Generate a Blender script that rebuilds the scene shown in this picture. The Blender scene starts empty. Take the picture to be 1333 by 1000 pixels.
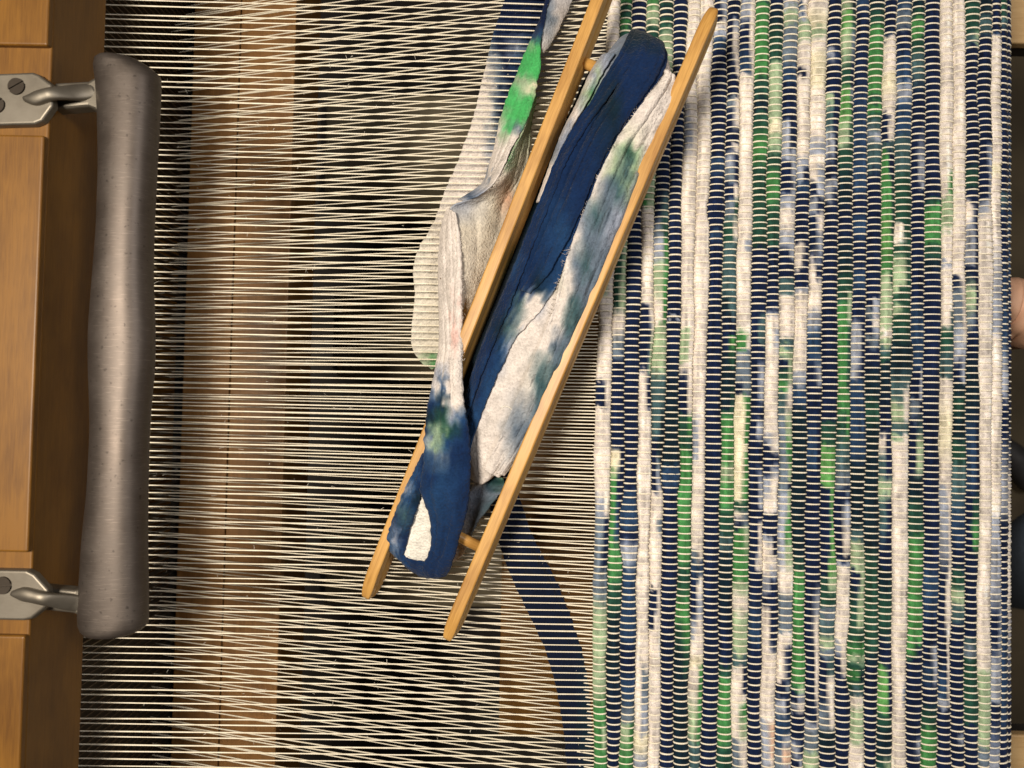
import bpy, math, random
import numpy as np
from mathutils import Matrix, Vector

# ------------------------------------------------------------------ camera, world, lamps, exposure
U = 0.00048                       # metres per reference unit (one unit = one photo pixel on the warp plane)
FPX = 1000.0                      # focal length in photo pixels
CAMZ = 1000.0                     # camera height above the warp, in units
TILT, ROLL = math.radians(1.72), math.radians(1.12)
scene = bpy.context.scene
cam_d = bpy.data.cameras.new('camera')
cam_d.sensor_width = 36.0
cam_d.lens = 36.0 * FPX / 1333.0
cam_d.clip_start, cam_d.clip_end = 0.01, 50.0
cam = bpy.data.objects.new('camera', cam_d)
scene.collection.objects.link(cam)
CAM_R = Matrix.Rotation(ROLL, 3, 'Z') @ Matrix.Rotation(TILT, 3, 'X')
cam.matrix_world = Matrix.Translation((0, 0, CAMZ * U)) @ CAM_R.to_4x4()
scene.camera = cam
cam_d.dof.use_dof = True
cam_d.dof.focus_distance = (CAMZ - 12) * U
cam_d.dof.aperture_fstop = 9.0

world = bpy.data.worlds.new('World')
scene.world = world
world.use_nodes = True
world.node_tree.nodes['Background'].inputs[0].default_value = (1.0, 0.83, 0.66, 1)
world.node_tree.nodes['Background'].inputs[1].default_value = 0.022

def lamp(name, loc, target, size, power, color):
    d = bpy.data.lights.new(name, 'AREA')
    d.shape, d.size, d.energy, d.color = 'DISK', size, power, color
    o = bpy.data.objects.new(name, d)
    scene.collection.objects.link(o)
    o.location = loc
    o.rotation_euler = (Vector(target) - Vector(loc)).to_track_quat('-Z', 'Y').to_euler()
    return o
lamp('loom_lamp', (-0.36, 0.07, 0.95), (-0.05, 0.0, 0.0), 0.24, 13.6, (1.0, 0.885, 0.735))
lamp('ceiling_lamp', (0.80, 0.35, 1.35), (0.15, 0.0, 0.0), 0.40, 8.0, (1.0, 0.95, 0.91))

scene.view_settings.view_transform = 'Standard'
scene.view_settings.look = 'None'
scene.view_settings.exposure = 0.0
scene.view_settings.gamma = 1.0
scene.view_settings.use_curve_mapping = False

# ------------------------------------------------------------------ helpers
rng = np.random.default_rng(11)
random.seed(11)
R3 = np.array(CAM_R)

def P(px, py, z=0.0):
    """world point (in units) at height z that stands where the photo shows (px, py)"""
    d = R3 @ np.array([(px - 666.5), (500.0 - py), -FPX])
    t = (z - CAMZ) / d[2]
    return np.array([d[0] * t, d[1] * t, z])

def proj(v):
    """photo position of world points given in units, array (n,3)"""
    q = (np.asarray(v) - np.array([0, 0, CAMZ])) @ R3
    return np.stack([666.5 + FPX * q[:, 0] / -q[:, 2], 500.0 - FPX * q[:, 1] / -q[:, 2]], 1)

def noise1(n, step, amp, seed):
    r = np.random.default_rng(seed)
    k = int(n / step) + 4
    return np.interp(np.arange(n) / step, np.arange(k), r.normal(0, 1, k)) * amp

def mesh_obj(name, verts, faces, mat, parent=None, cols=None, grain=None, smooth=True):
    """verts in units; faces: array of quads or list of polygons"""
    me = bpy.data.meshes.new(name)
    verts = np.asarray(verts, dtype=np.float64)
    if isinstance(faces, np.ndarray):
        nf, k = faces.shape
        me.vertices.add(len(verts)); me.vertices.foreach_set('co', (verts * U).astype(np.float32).ravel())
        me.loops.add(nf * k); me.loops.foreach_set('vertex_index', faces.astype(np.int32).ravel())
        me.polygons.add(nf); me.polygons.foreach_set('loop_start', np.arange(0, nf * k, k, dtype=np.int32))
        me.update(calc_edges=True)
    else:
        me.from_pydata([tuple(v) for v in verts * U], [], faces)
    me.validate()
    if smooth:
        me.polygons.foreach_set('use_smooth', np.ones(len(me.polygons), dtype=bool))
    if cols is not None:
        a = me.color_attributes.new('dye', 'FLOAT_COLOR', 'POINT')
        a.data.foreach_set('color', np.concatenate([cols, np.ones((len(cols), 1))], 1).astype(np.float32).ravel())
    if grain is not None:
        a = me.attributes.new('grain', 'FLOAT_VECTOR', 'POINT')
        a.data.foreach_set('vector', np.asarray(grain, dtype=np.float32).ravel())
    me.materials.append(mat)
    o = bpy.data.objects.new(name, me)
    scene.collection.objects.link(o)
    if parent is not None:
        o.parent = parent
    return o

def empty(name, loc=(0, 0, 0)):
    o = bpy.data.objects.new(name, None)
    o.empty_display_size = 0.02
    scene.collection.objects.link(o)
    return o

def tag(o, label=None, cat=None, group=None, kind=None):
    for k, v in (('label', label), ('category', cat), ('group', group), ('kind', kind)):
        if v: o[k] = v
    return o

def bevel(o, w, seg=2):
    m = o.modifiers.new('bevel', 'BEVEL')
    m.width, m.segments, m.limit_method = w * U, seg, 'ANGLE'
    m.harden_normals = False
    return o

def grid_faces(n, m, wrap=False):
    """quads of an n by m grid, second axis closed when wrap"""
    i, j = np.meshgrid(np.arange(n - 1), np.arange(m if wrap else m - 1), indexing='ij')
    j2 = (j + 1) % m
    return np.stack([i * m + j, i * m + j2, (i + 1) * m + j2, (i + 1) * m + j], -1).reshape(-1, 4)

def loft(sections, cap=True):
    """sections: list of (m,3) rings -> verts, faces (closed rings)"""
    n, m = len(sections), len(sections[0])
    v = np.concatenate(sections)
    f = [tuple(q) for q in grid_faces(n, m, True)]
    if cap:
        f.append(tuple(range(m))[::-1])
        f.append(tuple(range((n - 1) * m, n * m)))
    return v, f

def box_vf(x0, x1, y0, y1, z0, z1):
    v = np.array([(x, y, z) for x in (x0, x1) for y in (y0, y1) for z in (z0, z1)], float)
    f = [(0, 1, 3, 2), (4, 6, 7, 5), (0, 4, 5, 1), (2, 3, 7, 6), (0, 2, 6, 4), (1, 5, 7, 3)]
    return v, f

def join_vf(parts):
    V, F, n = [], [], 0
    for v, f in parts:
        V.append(v); F += [tuple(i + n for i in q) for q in f]; n += len(v)
    return np.concatenate(V), F

def catmull(keys, n):
    keys = np.asarray(keys, float)
    d = np.concatenate([[0], np.cumsum(np.linalg.norm(np.diff(keys[:, :2], axis=0), axis=1) + 1e-6)])
    t = np.linspace(0, d[-1], n)
    i = np.clip(np.searchsorted(d, t, side='right') - 1, 0, len(keys) - 2)
    s = ((t - d[i]) / (d[i + 1] - d[i]))[:, None]
    p0, p1, p2, p3 = keys[np.maximum(i - 1, 0)], keys[i], keys[i + 1], keys[np.minimum(i + 2, len(keys) - 1)]
    return 0.5 * (2 * p1 + (p2 - p0) * s + (2 * p0 - 5 * p1 + 4 * p2 - p3) * s ** 2 + (3 * p1 - p0 - 3 * p2 + p3) * s ** 3)

# ------------------------------------------------------------------ materials
def new_mat(name):
    m = bpy.data.materials.new(name)
    m.use_nodes = True
    nt = m.node_tree
    return m, nt, nt.nodes, nt.links, nt.nodes['Principled BSDF']

def mat_dyed(name, scale=900.0, rough=0.95, bump=0.35, mott=(0.72, 1.18), dist=0.0006, sheen=0.05):
    m, nt, N, L, b = new_mat(name)
    at = N.new('ShaderNodeAttribute'); at.attribute_name = 'dye'
    tc = N.new('ShaderNodeTexCoord')
    n1 = N.new('ShaderNodeTexNoise'); n1.inputs['Scale'].default_value = scale; n1.inputs['Detail'].default_value = 3
    n2 = N.new('ShaderNodeTexNoise'); n2.inputs['Scale'].default_value = scale * 0.22; n2.inputs['Detail'].default_value = 4
    L.new(tc.outputs['Object'], n1.inputs['Vector']); L.new(tc.outputs['Object'], n2.inputs['Vector'])
    ad = N.new('ShaderNodeMath'); ad.operation = 'ADD'
    L.new(n1.outputs[0], ad.inputs[0]); L.new(n2.outputs[0], ad.inputs[1])
    mr = N.new('ShaderNodeMapRange'); mr.inputs[1].default_value = 0.7; mr.inputs[2].default_value = 1.3
    mr.inputs[3].default_value, mr.inputs[4].default_value = mott
    L.new(ad.outputs[0], mr.inputs[0])
    mx = N.new('ShaderNodeVectorMath'); mx.operation = 'SCALE'
    L.new(at.outputs['Color'], mx.inputs[0]); L.new(mr.outputs[0], mx.inputs['Scale'])
    L.new(mx.outputs[0], b.inputs['Base Color'])
    b.inputs['Roughness'].default_value = rough
    b.inputs['Sheen Weight'].default_value = sheen
    b.inputs['Sheen Roughness'].default_value = 0.5
    b.inputs['Specular IOR Level'].default_value = 0.12
    bp = N.new('ShaderNodeBump'); bp.inputs['Strength'].default_value = bump; bp.inputs['Distance'].default_value = dist
    L.new(ad.outputs[0], bp.inputs['Height']); L.new(bp.outputs[0], b.inputs['Normal'])
    return m

def mat_thread():
    m, nt, N, L, b = new_mat('cotton_warp')
    tc = N.new('ShaderNodeTexCoord')
    w = N.new('ShaderNodeTexWave'); w.inputs['Scale'].default_value = 420; w.inputs['Distortion'].default_value = 2.0
    w.bands_direction = 'DIAGONAL'
    n = N.new('ShaderNodeTexNoise'); n.inputs['Scale'].default_value = 260; n.inputs['Detail'].default_value = 3
    L.new(tc.outputs['Object'], w.inputs['Vector']); L.new(tc.outputs['Object'], n.inputs['Vector'])
    cr = N.new('ShaderNodeValToRGB')
    cr.color_ramp.elements[0].position, cr.color_ramp.elements[0].color = 0.3, (0.80, 0.72, 0.56, 1)
    cr.color_ramp.elements[1].position, cr.color_ramp.elements[1].color = 0.7, (0.92, 0.86, 0.71, 1)
    L.new(n.outputs[0], cr.inputs[0]); L.new(cr.outputs[0], b.inputs['Base Color'])
    b.inputs['Roughness'].default_value = 0.8
    b.inputs['Specular IOR Level'].default_value = 0.25
    bp = N.new('ShaderNodeBump'); bp.inputs['Strength'].default_value = 0.4; bp.inputs['Distance'].default_value = 0.0003
    L.new(w.outputs[0], bp.inputs['Height']); L.new(bp.outputs[0], b.inputs['Normal'])
    return m

def mat_wood(name, c0, c1, rough=0.42, fine=1.0, coat=0.15, spec=0.4):
    """'grain' attribute: x along the grain, y/z across, in units"""
    m, nt, N, L, b = new_mat(name)
    at = N.new('ShaderNodeAttribute'); at.attribute_name = 'grain'
    mp = N.new('ShaderNodeMapping'); mp.inputs['Scale'].default_value = (0.010 * fine, 0.16 * fine, 0.16 * fine)
    L.new(at.outputs['Vector'], mp.inputs['Vector'])
    n = N.new('ShaderNodeTexNoise'); n.inputs['Scale'].default_value = 1.0; n.inputs['Detail'].default_value = 6
    n.inputs['Distortion'].default_value = 0.6
    L.new(mp.outputs[0], n.inputs['Vector'])
    mp2 = N.new('ShaderNodeMapping'); mp2.inputs['Scale'].default_value = (0.012, 0.02, 0.02)
    L.new(at.outputs['Vector'], mp2.inputs['Vector'])
    n2 = N.new('ShaderNodeTexNoise'); n2.inputs['Scale'].default_value = 1.0; n2.inputs['Detail'].default_value = 3
    L.new(mp2.outputs[0], n2.inputs['Vector'])
    mp3 = N.new('ShaderNodeMapping'); mp3.inputs['Scale'].default_value = (0.05, 0.9, 0.9)
    L.new(at.outputs['Vector'], mp3.inputs['Vector'])
    n3 = N.new('ShaderNodeTexNoise'); n3.inputs['Scale'].default_value = 1.0; n3.inputs['Detail'].default_value = 2
    L.new(mp3.outputs[0], n3.inputs['Vector'])
    a1 = N.new('ShaderNodeMath'); a1.operation = 'MULTIPLY_ADD'; a1.inputs[1].default_value = 0.55
    a2 = N.new('ShaderNodeMath'); a2.operation = 'MULTIPLY_ADD'; a2.inputs[1].default_value = 0.30; a2.inputs[2].default_value = -0.02
    L.new(n2.outputs[0], a1.inputs[0]); L.new(a2.outputs[0], a1.inputs[2]); L.new(n.outputs[0], a2.inputs[0])
    a3 = N.new('ShaderNodeMath'); a3.operation = 'MULTIPLY_ADD'; a3.inputs[1].default_value = 0.32
    L.new(n3.outputs[0], a3.inputs[0]); L.new(a1.outputs[0], a3.inputs[2])
    cr = N.new('ShaderNodeValToRGB')
    cr.color_ramp.elements[0].position, cr.color_ramp.elements[0].color = 0.34, (*c0, 1)
    cr.color_ramp.elements[1].position, cr.color_ramp.elements[1].color = 0.66, (*c1, 1)
    L.new(a3.outputs[0], cr.inputs[0]); L.new(cr.outputs[0], b.inputs['Base Color'])
    b.inputs['Roughness'].default_value = rough
    b.inputs['Coat Weight'].default_value = coat
    b.inputs['Coat Roughness'].default_value = 0.25
    b.inputs['Specular IOR Level'].default_value = spec
    bp = N.new('ShaderNodeBump'); bp.inputs['Strength'].default_value = 0.12; bp.inputs['Distance'].default_value = 0.0004
    L.new(a3.outputs[0], bp.inputs['Height']); L.new(bp.outputs[0], b.inputs['Normal'])
    return m

def mat_metal(name, base, rough=0.42, scratch=True, metallic=0.8):
    m, nt, N, L, b = new_mat(name)
    tc = N.new('ShaderNodeTexCoord')
    mp = N.new('ShaderNodeMapping'); mp.inputs['Scale'].default_value = (260, 1900, 260)
    mp.inputs['Rotation'].default_value = (0, 0, 0.35)
    L.new(tc.outputs['Object'], mp.inputs['Vector'])
    n = N.new('ShaderNodeTexNoise'); n.inputs['Scale'].default_value = 1.0; n.inputs['Detail'].default_value = 3
    L.new(mp.outputs[0], n.inputs['Vector'])
    n2 = N.new('ShaderNodeTexNoise'); n2.inputs['Scale'].default_value = 55; n2.inputs['Detail'].default_value = 6; n2.inputs['Roughness'].default_value = 0.65
    L.new(tc.outputs['Object'], n2.inputs['Vector'])
    cr = N.new('ShaderNodeValToRGB')
    cr.color_ramp.elements[0].position, cr.color_ramp.elements[0].color = 0.30, (base[0] * .80, base[1] * .78, base[2] * .76, 1)
    cr.color_ramp.elements[1].position, cr.color_ramp.elements[1].color = 0.62, (*base, 1)
    L.new(n2.outputs[0], cr.inputs[0]); L.new(cr.outputs[0], b.inputs['Base Color'])
    mr = N.new('ShaderNodeMapRange'); mr.inputs[3].default_value = rough - 0.10; mr.inputs[4].default_value = rough + 0.16
    L.new(n2.outputs[0], mr.inputs[0]); L.new(mr.outputs[0], b.inputs['Roughness'])
    b.inputs['Metallic'].default_value = metallic
    if scratch:   # rubbed streaks and small dings
        mp2 = N.new('ShaderNodeMapping'); mp2.inputs['Scale'].default_value = (150, 2600, 150); mp2.inputs['Rotation'].default_value = (0, 0, -0.5)
        L.new(tc.outputs['Object'], mp2.inputs['Vector'])
        n4 = N.new('ShaderNodeTexNoise'); n4.inputs['Scale'].default_value = 1.0; n4.inputs['Detail'].default_value = 2
        L.new(mp2.outputs[0], n4.inputs['Vector'])
        n5 = N.new('ShaderNodeTexNoise'); n5.inputs['Scale'].default_value = 420; n5.inputs['Detail'].default_value = 4
        L.new(tc.outputs['Object'], n5.inputs['Vector'])
        r4 = N.new('ShaderNodeMapRange'); r4.inputs[1].default_value = 0.58; r4.inputs[2].default_value = 0.75; r4.inputs[3].default_value = 1.0; r4.inputs[4].default_value = 1.5
        r5 = N.new('ShaderNodeMapRange'); r5.inputs[1].default_value = 0.64; r5.inputs[2].default_value = 0.72; r5.inputs[3].default_value = 1.0; r5.inputs[4].default_value = 0.55
        L.new(n4.outputs[0], r4.inputs[0]); L.new(n5.outputs[0], r5.inputs[0])
        mu = N.new('ShaderNodeMath'); mu.operation = 'MULTIPLY'; L.new(r4.outputs[0], mu.inputs[0]); L.new(r5.outputs[0], mu.inputs[1])
        vm = N.new('ShaderNodeVectorMath'); vm.operation = 'SCALE'
        L.new(cr.outputs[0], vm.inputs[0]); L.new(mu.outputs[0], vm.inputs['Scale']); L.new(vm.outputs[0], b.inputs['Base Color'])
    bp = N.new('ShaderNodeBump'); bp.inputs['Strength'].default_value = 0.14 if scratch else 0.12; bp.inputs['Distance'].default_value = 0.0002
    L.new(n.outputs[0], bp.inputs['Height']); L.new(bp.outputs[0], b.inputs['Normal'])
    return m

def mat_plain(name, col, rough=0.7, scale=60, var=0.3):
    m, nt, N, L, b = new_mat(name)
    tc = N.new('ShaderNodeTexCoord')
    n = N.new('ShaderNodeTexNoise'); n.inputs['Scale'].default_value = scale; n.inputs['Detail'].default_value = 6
    L.new(tc.outputs['Object'], n.inputs['Vector'])
    cr = N.new('ShaderNodeValToRGB')
    cr.color_ramp.elements[0].position, cr.color_ramp.elements[0].color = 0.3, (*[c * (1 - var) for c in col], 1)
    cr.color_ramp.elements[1].position, cr.color_ramp.elements[1].color = 0.7, (*[c * (1 + var) for c in col], 1)
    L.new(n.outputs[0], cr.inputs[0]); L.new(cr.outputs[0], b.inputs['Base Color'])
    b.inputs['Roughness'].default_value = rough
    return m

M_RAG = mat_dyed('rag_weft', scale=1100, bump=0.5, mott=(0.70, 1.22))
M_KNIT = mat_dyed('fleece_strip', scale=720, bump=0.9, mott=(0.74, 1.16), dist=0.0012, sheen=0.08)
M_THREAD = mat_thread()
M_WOOD = mat_wood('loom_wood', (0.090, 0.034, 0.0025), (0.19, 0.083, 0.0085), rough=0.5, fine=1.3, coat=0.05)
M_RACE = mat_wood('race_wood', (0.12, 0.050, 0.010), (0.28, 0.135, 0.037), rough=0.6)
M_SHUTTLE = mat_wood('shuttle_wood', (0.27, 0.115, 0.020), (0.60, 0.335, 0.092), rough=0.46, fine=1.3, coat=0.08)
M_PALE = mat_wood('pale_wood', (0.42, 0.25, 0.10), (0.62, 0.42, 0.20), rough=0.5)
M_ALU = mat_metal('cast_aluminium', (0.112, 0.094, 0.083), rough=0.47, metallic=0.75)
M_BRKT = mat_metal('bracket_aluminium', (0.21, 0.19, 0.158), rough=0.48, scratch=False)
M_SCREW = mat_metal('screw_steel', (0.055, 0.045, 0.036), rough=0.5, scratch=False)
M_STEEL = mat_metal('reed_steel', (0.16, 0.13, 0.10), rough=0.5, scratch=False)
M_FLOOR = mat_plain('floor_concrete', (0.13, 0.10, 0.058), rough=0.8, scale=9, var=0.35)
M_TREAD = mat_plain('worn_treadle', (0.14, 0.115, 0.072), rough=0.8, scale=14, var=0.35)
M_DARK = mat_plain('dark_iron', (0.03, 0.024, 0.02), rough=0.6)
M_SKIN = mat_plain('skin', (0.60, 0.35, 0.23), rough=0.55, scale=120, var=0.12)
M_JEANS = mat_plain('jeans', (0.11, 0.145, 0.20), rough=0.9, scale=900, var=0.4)
M_SHOE = mat_plain('shoe_leather', (0.045, 0.043, 0.044), rough=0.6)

# dyes (base colours, linear)
DYE = {'N': (0.0045, 0.0115, 0.043), 'K': (0.004, 0.015, 0.027), 'B': (0.017, 0.044, 0.105), 'S': (0.12, 0.16, 0.215),
       'L': (0.27, 0.305, 0.39), 'W': (0.69, 0.63, 0.59), 'Y': (0.72, 0.67, 0.50), 'P': (0.29, 0.39, 0.25),
       'G': (0.050, 0.20, 0.062), 'D': (0.014, 0.058, 0.042), 'T': (0.045, 0.095, 0.110), 'O': (0.68, 0.46, 0.34),
       'E': (0.10, 0.29, 0.085), 'Q': (0.0050, 0.0195, 0.070), 'V': (0.012, 0.045, 0.125), 'I': (0.065, 0.42, 0.12)}
DYE = {k: np.array(v) for k, v in DYE.items()}

# ------------------------------------------------------------------ rug: row boundaries read at y = 0, 500, 1000
XB = np.array([[792, 777, 772], [808.5, 796, 790], [824.5, 814, 807.5], [842.5, 832, 825.5], [859.5, 849, 843], [876, 867, 860],
    [894, 884, 877.5], [911.5, 902.5, 896], [929.5, 920.5, 914], [947.5, 940, 933], [966, 958, 952.5], [984, 978, 972],
    [1002.5, 996, 991], [1021, 1014.5, 1010], [1039, 1034, 1029.5], [1057.5, 1052, 1048], [1078, 1070.5, 1067], [1097, 1090, 1087.5],
    [1114, 1109, 1107], [1132.5, 1127.5, 1124.5], [1150.5, 1146, 1142.5], [1169, 1162.5, 1162], [1188, 1185, 1180], [1206.5, 1203, 1200],
    [1225, 1224, 1219], [1242, 1240.5, 1238.5], [1257.5, 1258, 1255]], float)
NR_FLAT = len(XB) - 1
EXTRA = 13
YW = np.array([P(1000, y, 4)[1] for y in (0, 500, 1000)])
Y_TOP, Y_BOT = 655.0, -590.0
PITCH = 4.45
BULGE = [(3, 700, 32, 4.5, 3.0), (6, 617, 30, 4.0, 3.0), (9, 282, 14, 3.0, 2.0), (19, 862, 40, 4.5, 1.0), (22, 475, 26, 1.5, 4.0), (16, 12, 14, 5, 2)]

def boundary(k, Y):
    """flat X of row boundary k at world Y (units)"""
    Y = np.asarray(Y, float)
    if k <= NR_FLAT:
        xs = np.array([P(XB[k][i], y, 4)[0] for i, y in enumerate((0, 500, 1000))])
    else:
        xs = np.array([P(XB[-1][i], y, 4)[0] for i, y in enumerate((0, 500, 1000))]) + 17.6 * (k - NR_FLAT)
    c = np.polyfit(YW, xs, 2)
    Yc = np.clip(Y, YW[2] - 120, YW[0] + 120)
    return np.polyval(c, Yc)

YF = np.arange(Y_BOT - 20, Y_TOP + 20, 2.0)
NB = NR_FLAT + EXTRA + 1
BND = np.stack([boundary(k, YF) for k in range(NB)])
for k in range(NB):
    BND[k] += noise1(len(YF), 12, 0.5, 300 + k) + noise1(len(YF), 40, 1.1, 400 + k)
YPH = np.interp(YF, YW[::-1], [1000, 500, 0])          # photo y for world Y (linear, extended)
YPH = 1000 + (YF - YW[2]) * (0 - 1000) / (YW[0] - YW[2])
for k, yc, s, al, ar in BULGE:
    g = np.exp(-((YPH - yc) / s) ** 4)
    BND[k - 1] -= al * g
    BND[k] += ar * g
XC, RB = float(P(1268, 500, 0)[0]), 72.0

def bend(X, Z):
    """wrap flat rug coordinates over the rounded breast beam"""
    X, Z = np.asarray(X, float), np.asarray(Z, float)
    s = np.clip((X - XC) / RB, 0, math.pi / 2)
    over = np.maximum(X - XC - RB * math.pi / 2, 0)
    return np.where(X < XC, X, XC + (RB + Z) * np.sin(s)), np.where(X < XC, Z, (RB + Z) * np.cos(s) - RB - over)

# ------------------------------------------------------------------ floor and loom frame
floor = mesh_obj('floor', *box_vf(-3500, 4200, -3500, 3500, -1640, -1600), M_FLOOR, smooth=False)
tag(floor, 'dull olive brown floor far below the loom', kind='structure')

def wood_box(name, b, mat, parent, along=1, bev=2.0, off=0.0):
    v, f = box_vf(*b)
    o = mesh_obj(name, v, f, mat, parent, smooth=False, grain=v[:, [along] + [i for i in range(3) if i != along]] + off)
    if bev:
        # dense copy along the grain is not needed: the attribute interpolates linearly
        bevel(o, bev)
    return o

bb = empty('breast_beam')
tag(bb, 'rounded wooden front beam that the finished rug bends over', 'beam')
prof = [(XC - 120, -8.5), (XC - 2, -8.5)] + [(XC + (RB - 8.5) * math.sin(a), (RB - 8.5) * math.cos(a) - RB) for a in np.linspace(0.0, math.pi / 2, 10)] + \
       [(XC + RB - 8.5, -170), (XC - 120, -170)]
secs = [np.array([(x, y, z) for x, z in prof]) for y in np.linspace(-900, 900, 3)]
v, f = loft(secs)
mesh_obj('beam_body', v, f, M_PALE, bb, smooth=False, grain=v[:, [1, 0, 2]])

kb = empty('knee_beam')
tag(kb, 'broad brown wooden crosspiece seen below the warp near the rug', 'beam')
x0 = P(652, 800, -430)[0]; y0 = P(650, 958, -430)[1]; y1 = P(700, 330, -430)[1]
wood_box('crosspiece', (x0, x0 + 330, y0, y1, -500, -430), M_WOOD, kb, 1, 3, 40)
for i, yy in enumerate((y0 + 60, y1 - 130)):
    wood_box('bracket_block', (x0 + 90, x0 + 200, yy, yy + 70, -640, -500), M_WOOD, kb, 2, 2)

mat_o = mesh_obj('shade_mat', *box_vf(-900, 700, -1700, 1700, -1599, -1585), M_DARK, smooth=False)  # added sheet; its near-black colour stands in for shade under the loom
tag(bevel(mat_o, 4), 'added black mat standing in for shade on the floor below the open warp and treadles', 'mat')
# treadles: worn boards running under the warp
trs = [(122, 285, 425, 760), (372, 500, 442, 900), (672, 792, 425, 700)]
for i, (ya, yb, xa, xb) in enumerate(trs):
    t = empty('treadle')
    tag(t, ['worn grey treadle board below the warp, farthest from the shuttle tips', 'worn grey treadle board below the warp, behind the white fold of cloth',
            'worn grey treadle board below the warp, under the shuttle tips'][i], 'treadle', 'treadles under the warp')
    z = -900
    A, B = P(xa, ya, z), P(xb, yb, z)
    wood_box('foot_board', (A[0], B[0], B[1], A[1], z - 45, z), M_TREAD, t, 0, 4, 100 * i)
    wood_box('hinge_strap', (A[0] - 14, A[0] - 1, B[1] + 20, A[1] - 20, z - 60, z - 6), M_DARK, t, 1, 1)

# side rails of the loom frame that show at the right edge
for i, (ye, sgn) in enumerate(((56, 1), (957, -1))):
    t = empty('loom_side_rail')
    tag(t, ['pale wooden side rail of the loom at the upper right corner', 'pale wooden side rail of the loom at the lower right corner'][i], 'frame rail', 'side rails of the loom')
    Y = P(1325, ye, -250)[1]
    a, b = (Y, Y + 150) if sgn > 0 else (Y - 150, Y)
    wood_box('top_board', (XC + RB + 30, XC + 700, a, b, -270, -250), M_PALE, t, 0, 3, 300 * i)
    a, b = (Y + 3, Y + 130) if sgn > 0 else (Y - 130, Y - 3)
    wood_box('lower_board', (XC + RB + 32, XC + 700, a, b, -306, -271), M_DARK, t, 0, 2, 70)

# ------------------------------------------------------------------ beater: hand rail, reed, race boards, sill, grip
beater = empty('beater')
tag(beater, 'brown wooden loom beater with grey metal grip across the left side', 'beater')
XF = float(P(120, 530, 50)[0])          # front face of the hand rail
ZT, ZR = 166.0, 158.5
def yimg(y, z=160, x=40): return float(P(x, y, z)[1])
notch = [(62, 178), (718, 826)]
cuts = [yimg(62), yimg(178), yimg(718), yimg(826)]
parts = [box_vf(XF - 190, XF, -900, 900, 50, ZR)]
for a, b in ((cuts[0], 900), (cuts[2], cuts[1]), (-900, cuts[3])):
    parts.append(box_vf(XF - 190, XF - 0.6, a, b, ZR - 6, ZT))
v, f = join_vf(parts)
bevel(mesh_obj('hand_rail', v, f, M_WOOD, beater, smooth=False, grain=v[:, [1, 0, 2]]), 2.5, 3)
XR = XF - 27
reed = mesh_obj('reed', *join_vf([box_vf(XR - 9, XR + 9, -880, 880, -292, -262), box_vf(XR - 9, XR + 9, -880, 880, 30, 49)]), M_DARK, beater, smooth=False)
wires = []
for i, y in enumerate(np.arange(-720, 760, PITCH * 2)):
    wires.append(box_vf(XR - 6, XR + 6, y - 0.55, y + 0.55, -262, 30))
v, f = join_vf(wires)
tag(mesh_obj('reed_wire', v, f, M_STEEL, reed, smooth=False), kind='stuff')
zr = -240.0
xa, xj, xe = P(237, 530, zr)[0], P(298, 530, zr)[0], P(371, 530, zr)[0]
wood_box('race_board', (xa, xj - 0.9, -860, 860, zr - 22, zr), M_RACE, beater, 1, 1.2, 10)
wood_box('race_board', (xj + 0.9, xe, -860, 860, zr - 22, zr), M_RACE, beater, 1, 1.6, 510)
wood_box('sill', (xa - 60, xe - 3, -860, 860, zr - 165, zr - 23), M_WOOD, beater, 1, 2, 33)

# grip: oval aluminium casting
ZH = 138.0
gk = [(77.5, 138, 158), (79, 131, 172), (83, 127, 187), (90, 125, 199), (98, 125.5, 207.5), (108, 127, 208), (150, 130, 206), (220, 131.5, 202), (300, 129, 198), (360, 124, 197),
      (430, 118, 200), (480, 118, 199.5), (520, 120, 195), (560, 121, 192), (640, 117, 190), (700, 110, 190), (760, 106, 191), (800, 104, 191.5),
      (812, 104.5, 190.5), (819, 108, 184), (824, 114, 173), (827, 125, 160)]
gk = np.array(gk)
ys = np.concatenate([gk[:6, 0], np.linspace(112, 796, 46), gk[-5:, 0]])
secs = []
yd = np.linspace(77.5, 827, 750)
ker = np.hanning(61); ker /= ker.sum()
def smoothed(c):
    d = np.interp(yd, gk[:, 0], gk[:, c]); e = np.convolve(np.pad(d, 30, mode='edge'), ker, 'valid')
    w = np.clip((np.minimum(yd - 77.5, 827 - yd) - 25) / 30, 0, 1)
    return d * (1 - w) + e * w
gl, gr_ = smoothed(1), smoothed(2)
for y in ys:
    xl, xr = np.interp(y, yd, gl), np.interp(y, yd, gr_)
    endt = min(1.0, min(y - 76.5, 828.0 - y) / 6.0)
    hz = 25.0 * math.sqrt(max(0.05, 1 - (1 - endt) ** 2))
    a, b = P(xl, y, ZH), P(xr, y, ZH)
    c, hw = (a + b) / 2, (b[0] - a[0]) / 2
    ring = []
    for t in np.linspace(0, 2 * math.pi, 40, endpoint=False):
        cx, cz = math.cos(t), math.sin(t)
        ring.append((c[0] + hw * math.copysign(abs(cx) ** 0.85, cx), c[1], ZH + hz * math.copysign(abs(cz) ** 0.9, cz)))
    secs.append(np.array(ring))
v, f = loft(secs)
grip = mesh_obj('grip', v, f, M_ALU, beater)
tag(grip, 'dull grey cast metal grip bar')

def plate(name, poly, z0, z1, mat, parent, bev):
    top = np.array([P(x, y, z1) for x, y in poly])
    n = len(top)
    c = top.mean(0)
    bot = c + (top - c) * np.array([1.04, 1.04, 1]); bot[:, 2] = z0
    v = np.concatenate([top, bot])
    f = [tuple(range(n))[::-1], tuple(range(n, 2 * n))] + [(i, (i + 1) % n, n + (i + 1) % n, n + i) for i in range(n)]
    o = mesh_obj(name, v, f, mat, parent, smooth=False)
    bm_fix(o)
    return bevel(o, bev, 3)

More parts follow.
